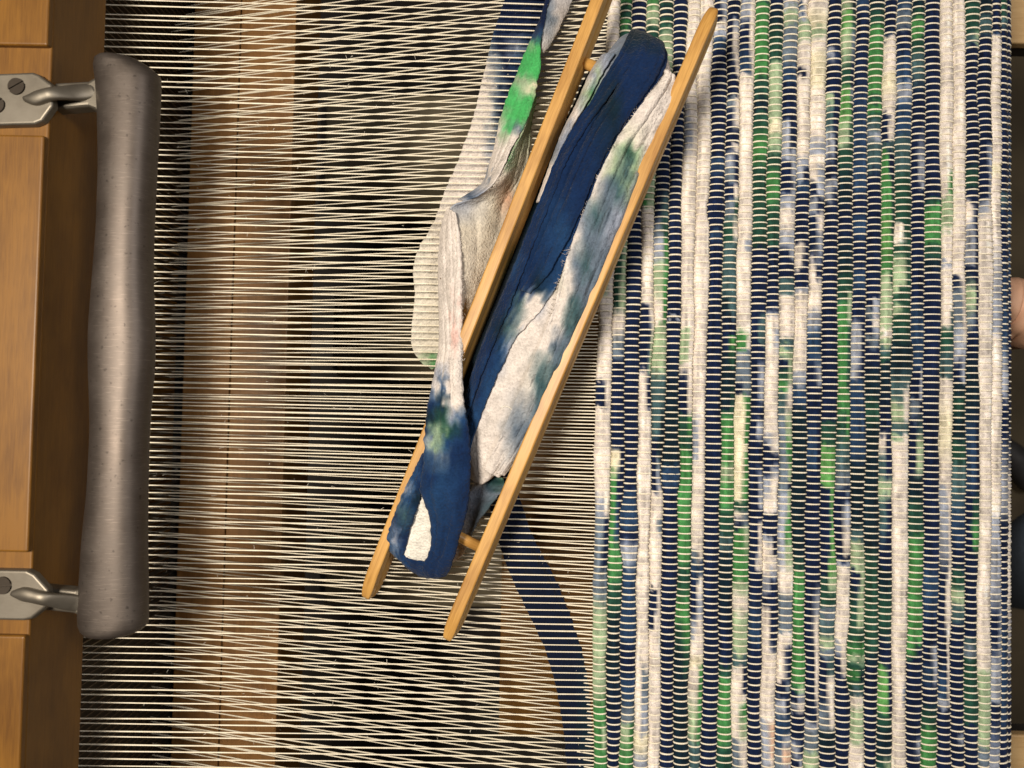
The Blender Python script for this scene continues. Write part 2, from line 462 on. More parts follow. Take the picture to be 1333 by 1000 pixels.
def bm_fix(o):
    import bmesh
    bm = bmesh.new(); bm.from_mesh(o.data)
    bmesh.ops.recalc_face_normals(bm, faces=bm.faces)
    bm.to_mesh(o.data); bm.free()

def arm(name, path, parent):
    """path: (px, py, z, halfwidth, halfheight)"""
    k = catmull(path, 26)
    secs = []
    for i in range(len(k)):
        a, b = k[max(i - 1, 0)], k[min(i + 1, len(k) - 1)]
        pc = P(k[i][0], k[i][1], k[i][2])
        d = P(b[0], b[1], b[2]) - P(a[0], a[1], a[2]); d[2] = 0; d /= np.linalg.norm(d)
        s = np.array([-d[1], d[0], 0])
        ring = []
        for t in np.linspace(0, 2 * math.pi, 20, endpoint=False):
            c, sn = math.cos(t), math.sin(t)
            ring.append(pc + s * k[i][3] * math.copysign(abs(c) ** 0.5, c) + np.array([0, 0, k[i][4] * math.copysign(abs(sn) ** 0.6, sn) * (1.0 + 0.30 * max(0, 1 - abs(c) * 2.2) * (sn > 0))]))
        secs.append(np.array(ring))
    v, f = loft(secs)
    o = mesh_obj(name, v, f, M_BRKT, parent)
    bm_fix(o)
    return o

for i, (poly, path) in enumerate((
    ([(-60, 98), (42, 94), (50, 97), (66, 109), (68, 138), (54, 157), (44, 161), (-60, 164)],
     [(34, 130, 167, 2, 3), (46, 129, 170, 8, 6), (58, 125, 171, 13, 8), (72, 122, 168, 15.5, 10), (100, 121, 159, 14.5, 11), (116, 120, 150, 15.5, 12), (126, 118, 146, 21, 15), (140, 118, 141, 29, 15)]),
    ([(-60, 741), (34, 743), (44, 748), (62, 768), (60, 790), (40, 806), (30, 808), (-60, 806)],
     [(18, 772, 167, 2, 3), (30, 773, 170, 8, 6), (44, 776, 171, 12, 8), (62, 780, 168, 14.5, 10), (90, 784, 159, 14, 11), (102, 786, 150, 16, 12), (110, 789, 146, 21, 15), (124, 790, 141, 29, 15)]))):
    plate('bracket', poly, ZR - 1, 168, M_BRKT, grip, 2.5)
    plate('bracket_arm', [[(48, 104), (64, 108), (114, 105), (124, 99), (129, 92), (138, 90), (138, 152), (129, 150), (124, 142), (114, 138), (66, 142), (50, 152)],
                          [(34, 752), (48, 764), (98, 769), (106, 765), (110, 758), (119, 756), (119, 823), (110, 820), (105, 807), (97, 799), (48, 794), (36, 804)]][i], 130, 150, M_BRKT, grip, 4.5)
    arm('bracket_rib', [(a_, b_, [167, 169.5, 170.5, 169, 154, 147, 144, 142][q_], 3.0 + 4.2 * (q_ > 0) + 2.0 * (q_ > 3), 5.0) for q_, (a_, b_, c_, d_, e_) in enumerate(path[:-1])], grip)

def screw(px, py, z, r, ang, parent):
    c = P(px, py, z)
    parts = []
    n = 14
    for s in (1, -1):
        pts = []
        for t in np.linspace(0.16, math.pi - 0.16, n):
            pts.append((r * math.cos(t), s * r * math.sin(t)))
        top = np.array([(x, y, 2.2) for x, y in pts]); bot = np.array([(x * 1.02, y * 1.02, -1) for x, y in pts])
        v = np.concatenate([top, bot])
        f = [tuple(range(n)), tuple(range(n, 2 * n))[::-1]] + [(j, (j + 1) % n, n + (j + 1) % n, n + j) for j in range(n)]
        parts.append((v, f))
    t = np.linspace(0, 2 * math.pi, 24, endpoint=False)
    v = np.stack([r * 0.98 * np.cos(t), r * 0.98 * np.sin(t), np.full(24, 0.4)], 1)
    parts.append((v, [tuple(range(24))]))
    v, f = join_vf(parts)
    ca, sa = math.cos(ang), math.sin(ang)
    v = np.stack([v[:, 0] * ca - v[:, 1] * sa, v[:, 0] * sa + v[:, 1] * ca, v[:, 2]], 1) + c
    o = mesh_obj('screw', v, f, M_SCREW, parent, smooth=False)
    bm_fix(o)
screw(22, 113, 168.2, 9.0, 0.55, grip)
screw(-4, 137, 168.2, 9.0, 0.75, grip)
screw(4, 762, 168.2, 9.3, 0.1, grip)
screw(-22, 788, 168.2, 9.3, 1.1, grip)

# ------------------------------------------------------------------ warp: every end is its own thread, woven on through the rug
warp = empty('warp')
tag(warp, 'cream cotton warp threads stretched from the beater into the rug', 'warp')
Y_THREADS = np.arange(Y_BOT, Y_TOP, PITCH)
Z_UP, Z_LOW = 12.0, -212.0
ROW_H = 8.3
XBACK = XR - 70
def thread(e, Y):
    iy = (Y - YF[0]) / 2.0
    bx = np.array([np.interp(iy, np.arange(len(YF)), BND[k]) for k in range(NB)])
    fell = bx[0]
    up = e % 2 == 0
    r = np.random.default_rng(1000 + e)
    zr_ = (Z_UP + r.normal(0, 1.5)) if up else (Z_LOW + r.normal(0, 9))
    pair = (1 if (e // 2) % 2 == 0 else -1) * (0.75 if up else 0.9)
    xs = np.linspace(XBACK, fell - 2.0, 26)
    t = (fell - xs) / (fell - XR)
    zs = zr_ * t
    ys_ = Y + pair * t + r.normal(0, 0.35) * t + np.interp(np.arange(26), [0, 6, 13, 20, 25], np.append(r.normal(0, 0.28, 4), 0))
    px, py, pz = list(xs), list(ys_), list(zs)
    off = np.interp(np.arange(NB), np.arange(0, NB, 3), r.normal(0, 0.25, len(np.arange(0, NB, 3)))) 
    for k in range(NB - 1):
        over = ((k + e) % 2 == 1)          # row 0: the lowered ends lie over the last weft
        for q in (0.0, 0.07, 0.2, 0.35, 0.5, 0.65, 0.8, 0.93):
            c = math.sqrt(max(0.0, 1 - ((2 * q - 1) / 1.03) ** 2))
            px.append(bx[k] + (bx[k + 1] - bx[k]) * q)
            pz.append(0.0 if q == 0 else (ROW_H * 0.78 * c + 0.85) * (1 if over else -1))
            py.append(Y + off[k] + (0.35 if over else -0.35))
    px, py, pz = np.array(px), np.array(py), np.array(pz)
    X, Z = bend(px, pz)
    pts = np.stack([X, py, Z], 1)
    d = np.gradient(pts, axis=0); d /= np.linalg.norm(d, axis=1)[:, None]
    s = np.cross(d, [0, 1, 0]); s /= np.linalg.norm(s, axis=1)[:, None]
    w = np.cross(s, d)
    n = len(pts)
    rad = 1.04 * (1 + noise1(n, 2.0, 0.10, 5000 + e)) * (1 + r.normal(0, 0.05))
    rad = np.clip(rad, 0.85, 1.4) * np.where(np.arange(n) < 26, 0.84, 1.0)
    ang = np.linspace(0, 2 * math.pi, 6, endpoint=False)
    ring = pts[:, None, :] + (np.cos(ang)[None, :, None] * s[:, None, :] + np.sin(ang)[None, :, None] * w[:, None, :]) * rad[:, None, None]
    mesh_obj('warp_thread', ring.reshape(-1, 3), grid_faces(n, 6, True), M_THREAD, warp)
for e, Y in enumerate(Y_THREADS):
    thread(e, Y + random.gauss(0, 0.18))

# ------------------------------------------------------------------ rug: weft rows with their dyes; 'y:L' or 'y:LR' (left / right half)
ROWS = ["0W 360W 385PW 405W 500W 506NW 538NW 543W 640W 670LW 690SN 740SN 765S 820P 890P 930G 965GP 1000G",
"0G 20D 35G 45D 290P 340DP 400DP 430W 470S 486N 590N 605YN 640GN 700GB 740G 790D 830K 1000N",
"0N 640N 660B 690B 700N 730L 760B 830B 870N 905B 935S 952PG 1000G",
"0G 30P 45D 250P 275GP 292W 400W 412NW 490NP 505WN 540WN 548W 870W 890WS 950WL 962Y 1000L",
"0D 20K 35D 60P 70P 240N 280NT 310SD 330LG 370PG 425WG 435P 480P 520T 570TK 590NK 640NL 656W 685W 692WS 715W 770W 776NW 822NW 832W 1000W",
"0N 420NN 425L 430N 570K 600K 630B 655N 1000N",
"0W 120W 180LW 230W 430W 442PW 475PW 482W 505NW 540NW 562DG 590D 610G 735G 760D 800G 830DG 870KD 900K 1000K",
"0W 530W 575LW 600LW 625W 720W 735SW 752B 772NW 800NL 830LW 850W 868Y 880WG 955PG 985T 1000T",
"0NL 28NL 35W 46L 60B 76N 205N 222B 250N 300N 312B 340N 1000N",
"0N 22N 27NL 60NW 105NW 110N 120N 126SW 160NW 184N 192NW 215LN 235SN 255NW 272SD 310DW 330T 385T 405KT 440N 450NG 480KD 500K 530KD 560G 600G 625P 650G 692D 712T 740K 860N 880D 893G 955G 985D",
"0LW 25LW 40NW 98BW 110W 310W 330WL 350W 428W 442GW 458GW 468LS 495S 515NS 526YG 580YG 592Y 606YG 652YG 666D 680WS 696NS 706GP 760G 768P 790W 812P 850P 867T 878WN 898WN 906W 925WG 955WP 970SW 1000SW",
"0D 12G 100G 116D 140K 160D 198G 232D 330D 342N 410N 420NT 455NT 462N 495NL 522NL 542N 565NL 592N 655NL 680N 695NW 742NW 752N 830B 852N 1000N",
"0N 20K 58D 78D 92P 150P 168Y 182P 208D 238G 300D 325D 336N 402N 412L 418W 445WL 475W 560W 575LW 590NW 606N 622NL 640LW 668W 676N 698N 706LN 722WN 738W 752WL 772LN 790N 804WN 835WN 862W 932W 942LO 975LO 1000LW",
"0L 18P 45S 75S 100B 118N 152N 172LN 192LN 206L 220NL 252NL 266L 292W 318L 336NL 350N 364N 372T 384T 396W 448W 456T 466P 480NP 496DP 515GW 528TW 570SP 596SG 622SP 636SN 655LP 695LG 722LP 765W 798S 822S 832W 850WN 882WN 896NS 920LN 942B 962BL 985SO 1000SL",
"0W 10BW 20LW 30P 45P 60W 92W 98NW 104NW 112W 205W 212L 232LN 250B 266N 312N 322WN 352WN 366N 382N 388L 396W 488W 500L 525B 552K 640K 722K 746D 754G 850G 884G 902DP 910NL 926LW 936N 958N 970LN 1000NL",
"0W 30Y 45P 60W 78Y 105Y 125W 172W 198L 212W 232WL 252NL 272LN 300NW 322NL 352WN 382W 402W 420L 452B 500NL 522N 605BN 632N 742N 790NL 822NW 935NW 945LW 958S 972S 986P",
"0N 60N 70LN 100N 124N 134PN 156TN 192LN 232N 242L 256LN 276N 548N 560D 576D 592E 636E 646NE 742NE 764DP 790D 802S 822T 842P 852S 870NT 892NW 940SW 962K 1000N",
"0PK 25ED 62PS 100DN 122ES 150ED 182PD 202D 250K 300N 342K 382D 392DP 412GP 442GD 500GD 520G 562DG 600T 632S 652N 664NL 718NW 728N 738L 744W 826W 842LW 862NW 874NW 886N 1000N",
"0B 20N 240B 270N 300B 330N 380B 402N 430LN 498LN 510B 592B 622K 682K 702T 712P 742P 752NP 802DP 822D 850G 860P 870D 882GK 892D 906T 914W 930P 958P 972W 1000W",
"0K 25D 42G 62G 118G 132D 142G 156D 164T 180SL 200T 248N 300N 385N 396NL 412SL 424NW 434NL 446S 462N 510K 542D 582K 642K 700K 752D 842D 856K 872N 1000N",
"0N 38N 46B 49W 88W 95Y 142WW 152NW 182NW 196T 212GN 232GN 262GD 300ED 330EG 352G 372PD 388P 424P 434W 444P 458T 472D 482K 562N 580WN 612TN 638P 672TN 742N 752K 802D 860N 874EN 922EN 932D 962K 1000DP",
"0B 28S 42N 100B 116L 142B 162B 192T 212T 252D 290D 299WD 318WD 325D 356PD 378PD 392D 408PD 420D 472K 508T 515TW 542PW 568T 576PW 582W 760W 885W 900WL 930W 1000W",
"0K 10D 25G 42G 52D 82T 140N 236NL 250N 385N 412B 432B 472B 490NL 520NL 535SN 560NT 576NP 612NP 640K 672D 690D 712G 832G 846GN 862N 952N 970NL 1000N",
"0N 252N 262D 274G 310G 332D 346K 362N 500N 722N 762B 832N 852NL 882BL 902N 932D 950G 1000G",
"0W 215W 226WG 252WG 262P 292P 305W 342W 348L 362W 402W 422WT 440D 472T 492T 500W 560Y 632W 646LW 702LW 772NW 850NW 900BW 914L 926N 1000N",
"0W 340W 356W 366NW 392SW 422SW 440LW 462L 492NL 502K 532D 562K 592D 622T 692B 732N 752D 780P 802T 822N 942N 952NL 970N 1000N",
"0D 30D 46TP 62N 200N 240D 262N 276WN 300LN 345LN 357N 388PN 422SN 442N 502K 590BN 625BN 662ND 705NG 738N 822N 832T 842S 862D 912D 932D 952N 1000N",
"0K 30T 62N 182N 196NL 252NL 270LW 290W 500W 860W 876P 960P 976S 1000S",
"0N 34N 38B 42W 205W 222Y 242W 430L 452W 668W 682LN 722L 762L 822NL 872L 912L 922N 1000L",
"0D 15T 30N 240N 252T 272N 420B 500L 540N 655L 702N 905B 1000N",
"0N 300B 500N 700W 1000N", "0W 400N 800W", "0N 1000G", "0W 1000W", "0N 500L 1000N", "0G 400N 1000N", "0W 1000L", "0N 1000N", "0N 600W 1000N", "0D 1000N"]

def parse(s):
    ks = []
    for tkn in s.split():
        i = 0
        while tkn[i].isdigit(): i += 1
        c = tkn[i:]
        ks.append((float(tkn[:i]), DYE[c[0]], DYE[c[-1]]))
    return ks

rug = empty('rag_rug')
tag(rug, 'blue, green and white woven rag rug filling the right side', 'rug')
YR = np.arange(Y_BOT + 4, Y_TOP - 4, PITCH / 2)
YRP = 1000 + (YR - YW[2]) * (0 - 1000) / (YW[0] - YW[2])
nR = len(YR)
MA = 16
ang = np.linspace(0, 2 * math.pi, MA, endpoint=False)
e_of = (YR - Y_BOT) / PITCH
for k in range(NB - 1):
    keys = parse(ROWS[k])
    ky = np.array([q[0] for q in keys]); cl = np.array([q[1] for q in keys]) ** 0.4; cr_ = np.array([q[2] for q in keys]) ** 0.4
    # which ends lie on top of this row, and how close is the nearest
    tops = 1 - (k % 2)                      # (k+e)%2==1
    d = np.abs(((e_of - tops + 1) % 2) - 1)  # 0 at a float, 1 midway
    pinch = 1 - d
    bl = np.array([np.interp(YR, YF, BND[k]), np.interp(YR, YF, BND[k + 1])])
    cx, hw = bl.mean(0), (bl[1] - bl[0]) / 2 * 1.01
    lump = 1 + noise1(nR, 9, 0.05, 700 + k) + noise1(nR, 3, 0.03, 800 + k)
    fat = np.zeros(nR)
    for kk, yc, s, al, ar in BULGE:
        if kk - 1 == k: fat += 0.22 * np.exp(-((YRP - yc) / s) ** 4)
    # fold ridge between the two halves of the strip
    split = noise1(nR, 22, 0.22, 900 + k) + 0.02
    rings = np.zeros((nR, MA, 3)); cols = np.zeros((nR, MA, 3))
    for j, a in enumerate(ang):
        c, s = math.cos(a), math.sin(a)
        vx = math.copysign(abs(c) ** 0.95, c)
        zz = math.copysign(abs(s) ** 0.95, s)
        h = ROW_H * lump * (1 + fat) * (1.06 - 0.32 * pinch if s > 0 else 0.92 + 0.1 * pinch)
        rid = 1 - 0.10 * np.exp(-((vx - split) / 0.16) ** 2) if s > 0.2 else 1.0
        X, Z = bend(cx + hw * vx * (1 - 0.05 * (1 - pinch)), zz * h * rid)
        rings[:, j] = np.stack([X, YR, Z], 1)
        wob = np.repeat(np.random.default_rng(1300 + k * 20 + j // 2).normal(0, 2.2, nR // 4 + 2), 4)[:nR] + noise1(nR, 3, 1.5, 1400 + k * 20 + j) + noise1(nR, 14, 3.0, 1500 + k)
        yy = YRP + wob
        ii = np.clip(np.searchsorted(ky, yy, side='right') - 1, 0, len(ky) - 2)
        tt = np.clip(((yy - ky[ii]) / (ky[ii + 1] - ky[ii]) - 0.17) / 0.66, 0, 1)
        tt = (tt * tt * (3 - 2 * tt))[:, None]
        L_ = cl[ii] * (1 - tt) + cl[ii + 1] * tt
        R_ = cr_[ii] * (1 - tt) + cr_[ii + 1] * tt
        f = np.clip((vx - split) / 0.10 * 0.5 + 0.5, 0, 1)[:, None]
        cols[:, j] = (L_ * (1 - f) + R_ * f) ** 2.5 * (1 + noise1(nR, 26, 0.18, 2500 + k * 20 + j) + noise1(nR, 4, 0.12, 4500 + k * 20 + j))[:, None]
    mot = 1 + noise1(nR, 4, 0.10, 1700 + k)[:, None, None]
    cols = np.clip(cols * mot, 0.002, 0.9)
    o = mesh_obj('weft_row', rings.reshape(-1, 3), grid_faces(nR, MA, True), M_RAG, rug, cols=cols.reshape(-1, 3))

# ------------------------------------------------------------------ cloth ribbons
def paint_table(tab):
    """tab: list of (photo y, [(x, dye letter), ...]) -> colour of a photo point, dyes running into each other"""
    def fn(px, py, soft=5.0):
        ysk = [t[0] for t in tab]
        out = np.zeros((len(px), 3))
        def row(t, x):
            xs = np.array([q[0] for q in t[1]], float); cs = np.array([DYE[q[1]] if isinstance(q[1], str) else np.array(q[1]) for q in t[1]]) ** 0.4
            return np.stack([np.interp(x, xs, cs[:, q]) for q in range(3)], 1)
        for i in range(len(tab)):
            lo = ysk[i - 1] if i else -1e9
            hi = ysk[i + 1] if i + 1 < len(tab) else 1e9
            w = np.where(py <= ysk[i], (py - lo) / max(ysk[i] - lo, 1e-6) if i else 1.0, (hi - py) / max(hi - ysk[i], 1e-6) if i + 1 < len(tab) else 1.0)
            w = np.clip(w, 0, 1)[:, None]
            out += w * row(tab[i], px)
        return np.maximum(out, 0) ** 2.5
    return fn

def smooth2(n, m, step, amp, seed):
    r = np.random.default_rng(seed)
    a, b = int(n / step) + 4, int(m / step) + 4
    g = r.normal(0, 1, (a, b))
    x, y = np.arange(n) / step, np.arange(m) / step
    xi, yi = x.astype(int), y.astype(int)
    fx, fy = (x - xi)[:, None], (y - yi)[None, :]
    fx, fy = fx * fx * (3 - 2 * fx), fy * fy * (3 - 2 * fy)
    return amp * (g[xi][:, yi] * (1 - fx) * (1 - fy) + g[xi + 1][:, yi] * fx * (1 - fy) + g[xi][:, yi + 1] * (1 - fx) * fy + g[xi + 1][:, yi + 1] * fx * fy)

def ribbon(name, keys, paint, parent, n=70, m=18, wrinkle=1.2, seed=1, thick=2.2, arch=True, fray=0.8, jit=3.0, step=5, ribs=0.0, creases=0):
    """keys: (lx, ly, lz, rx, ry, rz, bulge) in photo positions with heights"""
    k = catmull(keys, n)
    r = np.random.default_rng(seed)
    V = np.zeros((n, m, 3))
    vv = np.linspace(-1, 1, m)
    fl, fr = r.normal(0, fray, n), r.normal(0, fray, n)
    for i in range(n):
        L_, R_ = P(k[i][0], k[i][1], k[i][2]), P(k[i][3], k[i][4], k[i][5])
        w = R_ - L_; wl = np.linalg.norm(w) + 1e-9
        L_ = L_ + w / wl * fl[i]; R_ = R_ + w / wl * fr[i]
        q = (vv * 0.5 + 0.5)[:, None]
        V[i] = L_ * (1 - q) + R_ * q
        V[i, :, 2] += k[i][6] * (np.sqrt(np.maximum(1 - vv ** 2, 0)) if arch else (1 - vv ** 2))
    wr = smooth2(n, m, step, wrinkle, seed + 7)
    V[:, :, 2] += wr
    uu, vq = np.meshgrid(np.linspace(0, 1, n), vv, indexing='ij')
    for _ in range(creases):
        vc, sl, wd, am = r.uniform(-0.8, 0.8), r.normal(0, 1.2), r.uniform(0.06, 0.15), r.uniform(1.2, 3.2)
        u0 = r.uniform(0.05, 0.95); ln = r.uniform(0.06, 0.16)
        V[:, :, 2] -= am * np.exp(-((vq - vc - sl * (uu - u0)) / wd) ** 2) * np.exp(-((uu - u0) / ln) ** 2)
    V = V.reshape(-1, 3)
    pp = proj(V)
    if ribs: V[:, 2] += ribs * np.sin(2 * math.pi * (pp[:, 1] + 0.8 * pp[:, 0]) / 10.5)
    j1 = smooth2(n, m, 3, jit, seed + 20).ravel(); j2 = smooth2(n, m, 3, jit, seed + 30).ravel()
    cols = np.clip(paint(pp[:, 0] + j1, pp[:, 1] + j2), 0.003, 0.85)
    o = mesh_obj(name, V, grid_faces(n, m), M_KNIT, parent, cols=cols)
    s = o.modifiers.new('thickness', 'SOLIDIFY'); s.thickness = thick * U; s.offset = -1.0
    ss = o.modifiers.new('smooth', 'SUBSURF'); ss.levels = ss.render_levels = 1
    return o

# --- navy strip left in the open shed
strip = empty('weft_strip')
tag(strip, 'dark navy cloth strip lying in the shed beside the rug edge', 'cloth strip', 'loose weft strips')
def shedz(px):   # height just below the raised threads
    return -5.5
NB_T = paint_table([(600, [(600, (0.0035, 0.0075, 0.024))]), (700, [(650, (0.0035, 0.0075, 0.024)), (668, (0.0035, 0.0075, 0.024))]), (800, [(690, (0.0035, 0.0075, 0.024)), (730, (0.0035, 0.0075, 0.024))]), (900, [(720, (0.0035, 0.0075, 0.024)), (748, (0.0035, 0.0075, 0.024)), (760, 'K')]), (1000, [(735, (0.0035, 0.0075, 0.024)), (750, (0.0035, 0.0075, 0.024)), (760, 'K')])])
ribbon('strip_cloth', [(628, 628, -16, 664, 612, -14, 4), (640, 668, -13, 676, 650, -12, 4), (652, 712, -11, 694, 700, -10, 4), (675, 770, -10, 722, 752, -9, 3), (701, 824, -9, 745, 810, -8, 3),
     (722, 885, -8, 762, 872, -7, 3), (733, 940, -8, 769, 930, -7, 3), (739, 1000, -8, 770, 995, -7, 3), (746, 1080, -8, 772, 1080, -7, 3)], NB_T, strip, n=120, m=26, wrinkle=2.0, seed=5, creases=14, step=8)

# --- pale strip: lies under the raised threads, then doubles back over them and over the shuttle
tail = empty('trailing_cloth_strip')
tag(tail, 'tie dyed cloth strip trailing from the shuttle, white green and navy, twisted', 'cloth strip', 'loose weft strips')
UT = paint_table([(-20, [(640, 'N'), (700, 'N')]), (40, [(635, 'B'), (655, 'N'), (700, 'N')]), (62, [(630, 'L'), (640, 'S'), (652, 'N'), (672, 'L'), (690, 'B')]), (85, [(630, 'W'), (648, 'S'), (660, 'N'), (674, 'B')]),
    (110, [(622, 'W'), (638, 'W'), (650, 'S'), (664, 'N')]), (140, [(615, 'W'), (635, 'W'), (645, 'S'), (652, 'N'), (660, 'N')]), (175, [(606, 'W'), (628, 'W'), (645, 'S'), (655, 'B')]), (205, [(600, 'W'), (625, 'W'), (640, 'L')]),
    (230, [(580, 'W'), (640, 'W')]), (300, [(540, (0.66, 0.62, 0.54)), (600, 'W')]), (455, [(530, (0.66, 0.62, 0.54)), (580, (0.66, 0.62, 0.54))]), (466, [(540, (0.66, 0.62, 0.54)), (556, 'P'), (572, 'G')]), (480, [(540, 'W'), (560, 'P'), (572, 'G')])])
uk = [(672, -60, -12, 722, -60, -11, 1), (657, 0, -12, 712, 0, -11, 1), (642, 45, -12, 706, 45, -11, 1), (629, 100, -12, 690, 100, -11, 1), (614, 160, -12, 678, 165, -11, 1), (598, 205, -12, 662, 215, -11, 1), (578, 252, -12, 640, 260, -11, 1),
      (563, 292, -12, 612, 300, -11, 1), (546, 322, -12, 598, 330, -11, 1), (538, 350, -12, 594, 356, -11, 1), (540, 382, -13, 594, 384, -11, 1), (537, 418, -14, 594, 420, -11, 1), (536, 450, -15, 594, 450, -11, 1), (547, 470, -15, 594, 466, -11, 1), (562, 481, -14, 594, 474, -11, 1)]
ribbon('shed_fold', uk, UT, tail, n=260, m=30, wrinkle=2.0, seed=9, arch=False, jit=3.5, step=9, ribs=1.0, fray=0.35)

# over part, top: green and navy face
OT = paint_table([(-60, [(690, 'N')]), (30, [(690, 'N')]), (48, [(690, 'B')]), (60, [(690, 'P'), (702, 'I')]), (72, [(685, 'I'), (702, 'I')]), (95, [(670, 'I'), (690, 'I')]), (104, [(665, 'P'), (685, 'P'), (700, 'I')]),
    (116, [(665, 'I'), (680, 'P'), (695, 'Y')]), (135, [(660, 'I'), (695, 'I')]), (155, [(655, 'P'), (668, 'I'), (682, 'I'), (690, 'P')]), (168, [(652, 'W'), (662, 'I'), (674, 'S'), (684, 'P')]),
    (180, [(648, 'W'), (656, 'P'), (668, 'W')]), (195, [(645, 'W'), (668, 'W')]), (222, [(632, 'W'), (637, 'B'), (641, 'W')]), (245, [(620, 'L'), (640, 'W')]), (256, [(600, 'L'), (612, 'B'), (624, 'L')]), (270, [(590, 'W')])])
ribbon('green_face', [(724, -60, 22, 728, -60, 26, 1), (711, 0, 20, 715, 0, 24, 1), (703, 28, 16, 709, 25, 22, 1.5), (690, 57, 10, 703, 56, 22, 3), (681, 78, 8, 703, 84, 22, 4), (670, 104, 8, 699, 110, 23, 4), (663, 124, 9, 694, 132, 25, 4),
      (652, 155, 9, 682, 166, 33, 4), (645, 190, 9, 666, 194, 42, 3), (638, 214, 9, 657, 216, 48, 3), (630, 238, 10, 643, 240, 52, 2), (612, 252, 14, 622, 256, 48, 2), (597, 262, 20, 603, 262, 44, 1)], OT, tail, n=120, m=22, wrinkle=0.7, seed=12, jit=2.5, creases=7, step=8)
# shaded back of the twist at the top, and the hanging back face further down
GT = paint_table([(-60, [(700, 'L')]), (20, [(715, 'S'), (725, (0.52, 0.48, 0.46))]), (70, [(700, 'W')])])
ribbon('lavender_face', [(728, -60, 22, 760, -60, 12, 1), (714, 0, 21, 745, 0, 10, 1), (709, 25, 19, 733, 26, 9, 1), (705, 48, 17, 720, 52, 9, 1), (704, 66, 16, 706, 70, 10, 0)], GT, tail, n=40, m=10, wrinkle=0.6, seed=14, jit=2)
BT = paint_table([(120, [(680, 'P'), (700, 'E')]), (180, [(670, 'P'), (688, (0.45, 0.5, 0.36))]), (205, [(660, 'G'), (672, (0.5, 0.5, 0.38)), (690, (0.6, 0.56, 0.44))]), (225, [(640, 'W'), (660, (0.6, 0.56, 0.46))]),
    (258, [(600, 'L'), (640, (0.62, 0.57, 0.47)), (662, (0.55, 0.33, 0.22)), (672, (0.6, 0.55, 0.45))]), (300, [(590, (0.62, 0.56, 0.46)), (640, (0.62, 0.57, 0.48))]), (420, [(600, (0.64, 0.58, 0.50))])])
ribbon('back_face', [(692, 132, 22, 699, 122, 14, 0), (682, 164, 32, 692, 152, 9, 0), (668, 192, 40, 689, 182, 7, 0), (657, 215, 46, 687, 205, 6, 0), (640, 240, 50, 682, 230, 6, 1), (612, 257, 46, 676, 252, 6, 2), (586, 270, 40, 670, 272, 6, 2),
      (588, 290, 42, 662, 296, 6, 2), (592, 315, 46, 655, 322, 6, 2), (594, 350, 48, 645, 352, 7, 2), (596, 390, 50, 632, 392, 8, 2), (598, 420, 36, 618, 425, 15, 2), (600, 440, 40, 610, 445, 16, 1)], BT, tail, n=110, m=34, wrinkle=1.4, seed=16, jit=2, arch=False, creases=9, step=9)
# white roll running over the threads and up onto the left rail of the shuttle, then the navy end
WT = paint_table([(260, [(590, 'W')]), (360, [(570, 'W'), (600, 'W')]), (440, [(570, 'W'), (588, 'W'), (592, (0.70, 0.45, 0.40)), (598, 'W')]), (470, [(565, 'W'), (600, 'W')]), (486, [(562, 'W'), (576, 'L'), (585, 'W'), (603, 'W')]),
    (505, [(558, 'L'), (572, 'W'), (577, 'V'), (584, 'W'), (603, 'W')]), (525, [(556, 'Q'), (568, 'V'), (576, 'K'), (588, 'W'), (600, 'W')]), (545, [(556, 'K'), (578, 'D'), (590, 'L'), (604, 'V')]), (560, [(556, 'Q'), (570, 'P'), (585, 'D'), (605, 'Q')]),
    (580, [(553, 'L'), (566, 'P'), (580, 'V'), (608, 'Q')]), (592, [(550, 'V'), (575, 'S'), (590, 'Q'), (612, 'Q')]), (620, [(540, 'V'), (560, 'Q'), (575, 'V'), (612, 'Q')]), (650, [(520, 'V'), (540, 'Q'), (565, 'V'), (610, 'Q')]), (750, [(540, 'Q'), (600, 'Q')])])
ribbon('navy_tail', [(583, 272, 34, 592, 276, 44, 2), (575, 300, 16, 597, 302, 44, 6), (572, 335, 13, 600, 335, 48, 8), (572, 370, 15, 601, 370, 50, 10), (573, 410, 24, 601, 410, 54, 11), (573, 450, 40, 601, 450, 60, 11), (566, 490, 54, 601, 485, 70, 10),
      (558, 530, 64, 603, 525, 76, 9), (554, 575, 68, 610, 565, 80, 8), (552, 610, 68, 612, 600, 80, 8), (548, 634, 66, 610, 640, 76, 9), (559, 668, 60, 606, 668, 68, 9), (563, 700, 52, 598, 696, 60, 8), (559, 722, 46, 591, 720, 54, 7), (551, 738, 40, 585, 740, 46, 5), (556, 750, 34, 579, 750, 40, 3)],
      WT, tail, n=170, m=34, wrinkle=1.3, seed=21, jit=3.0, creases=16, step=8)
LT = paint_table([(560, [(550, 'V')]), (610, [(545, 'V'), (552, 'Q')]), (635, [(530, 'L'), (540, 'V'), (550, 'Q')]), (650, [(520, 'S'), (530, 'V'), (545, 'K')]), (672, [(515, 'Q'), (528, 'T'), (540, 'Q')]), (700, [(505, 'V'), (516, 'L'), (524, 'Q')]), (730, [(520, 'V'), (560, 'Q')])])
ribbon('left_lobe', [(552, 590, 60, 558, 592, 70, 1), (541, 612, 56, 554, 616, 68, 2), (529, 636, 50, 549, 638, 64, 4), (517, 664, 44, 542, 662, 58, 5), (507, 692, 38, 534, 686, 52, 6), (503, 704, 33, 530, 702, 47, 6), (512, 720, 28, 526, 722, 40, 5), (524, 729, 26, 532, 736, 36, 3), (542, 744, 22, 548, 742, 30, 2)],
      LT, tail, n=80, m=24, wrinkle=1.0, seed=24, jit=2.5, creases=6, step=8)
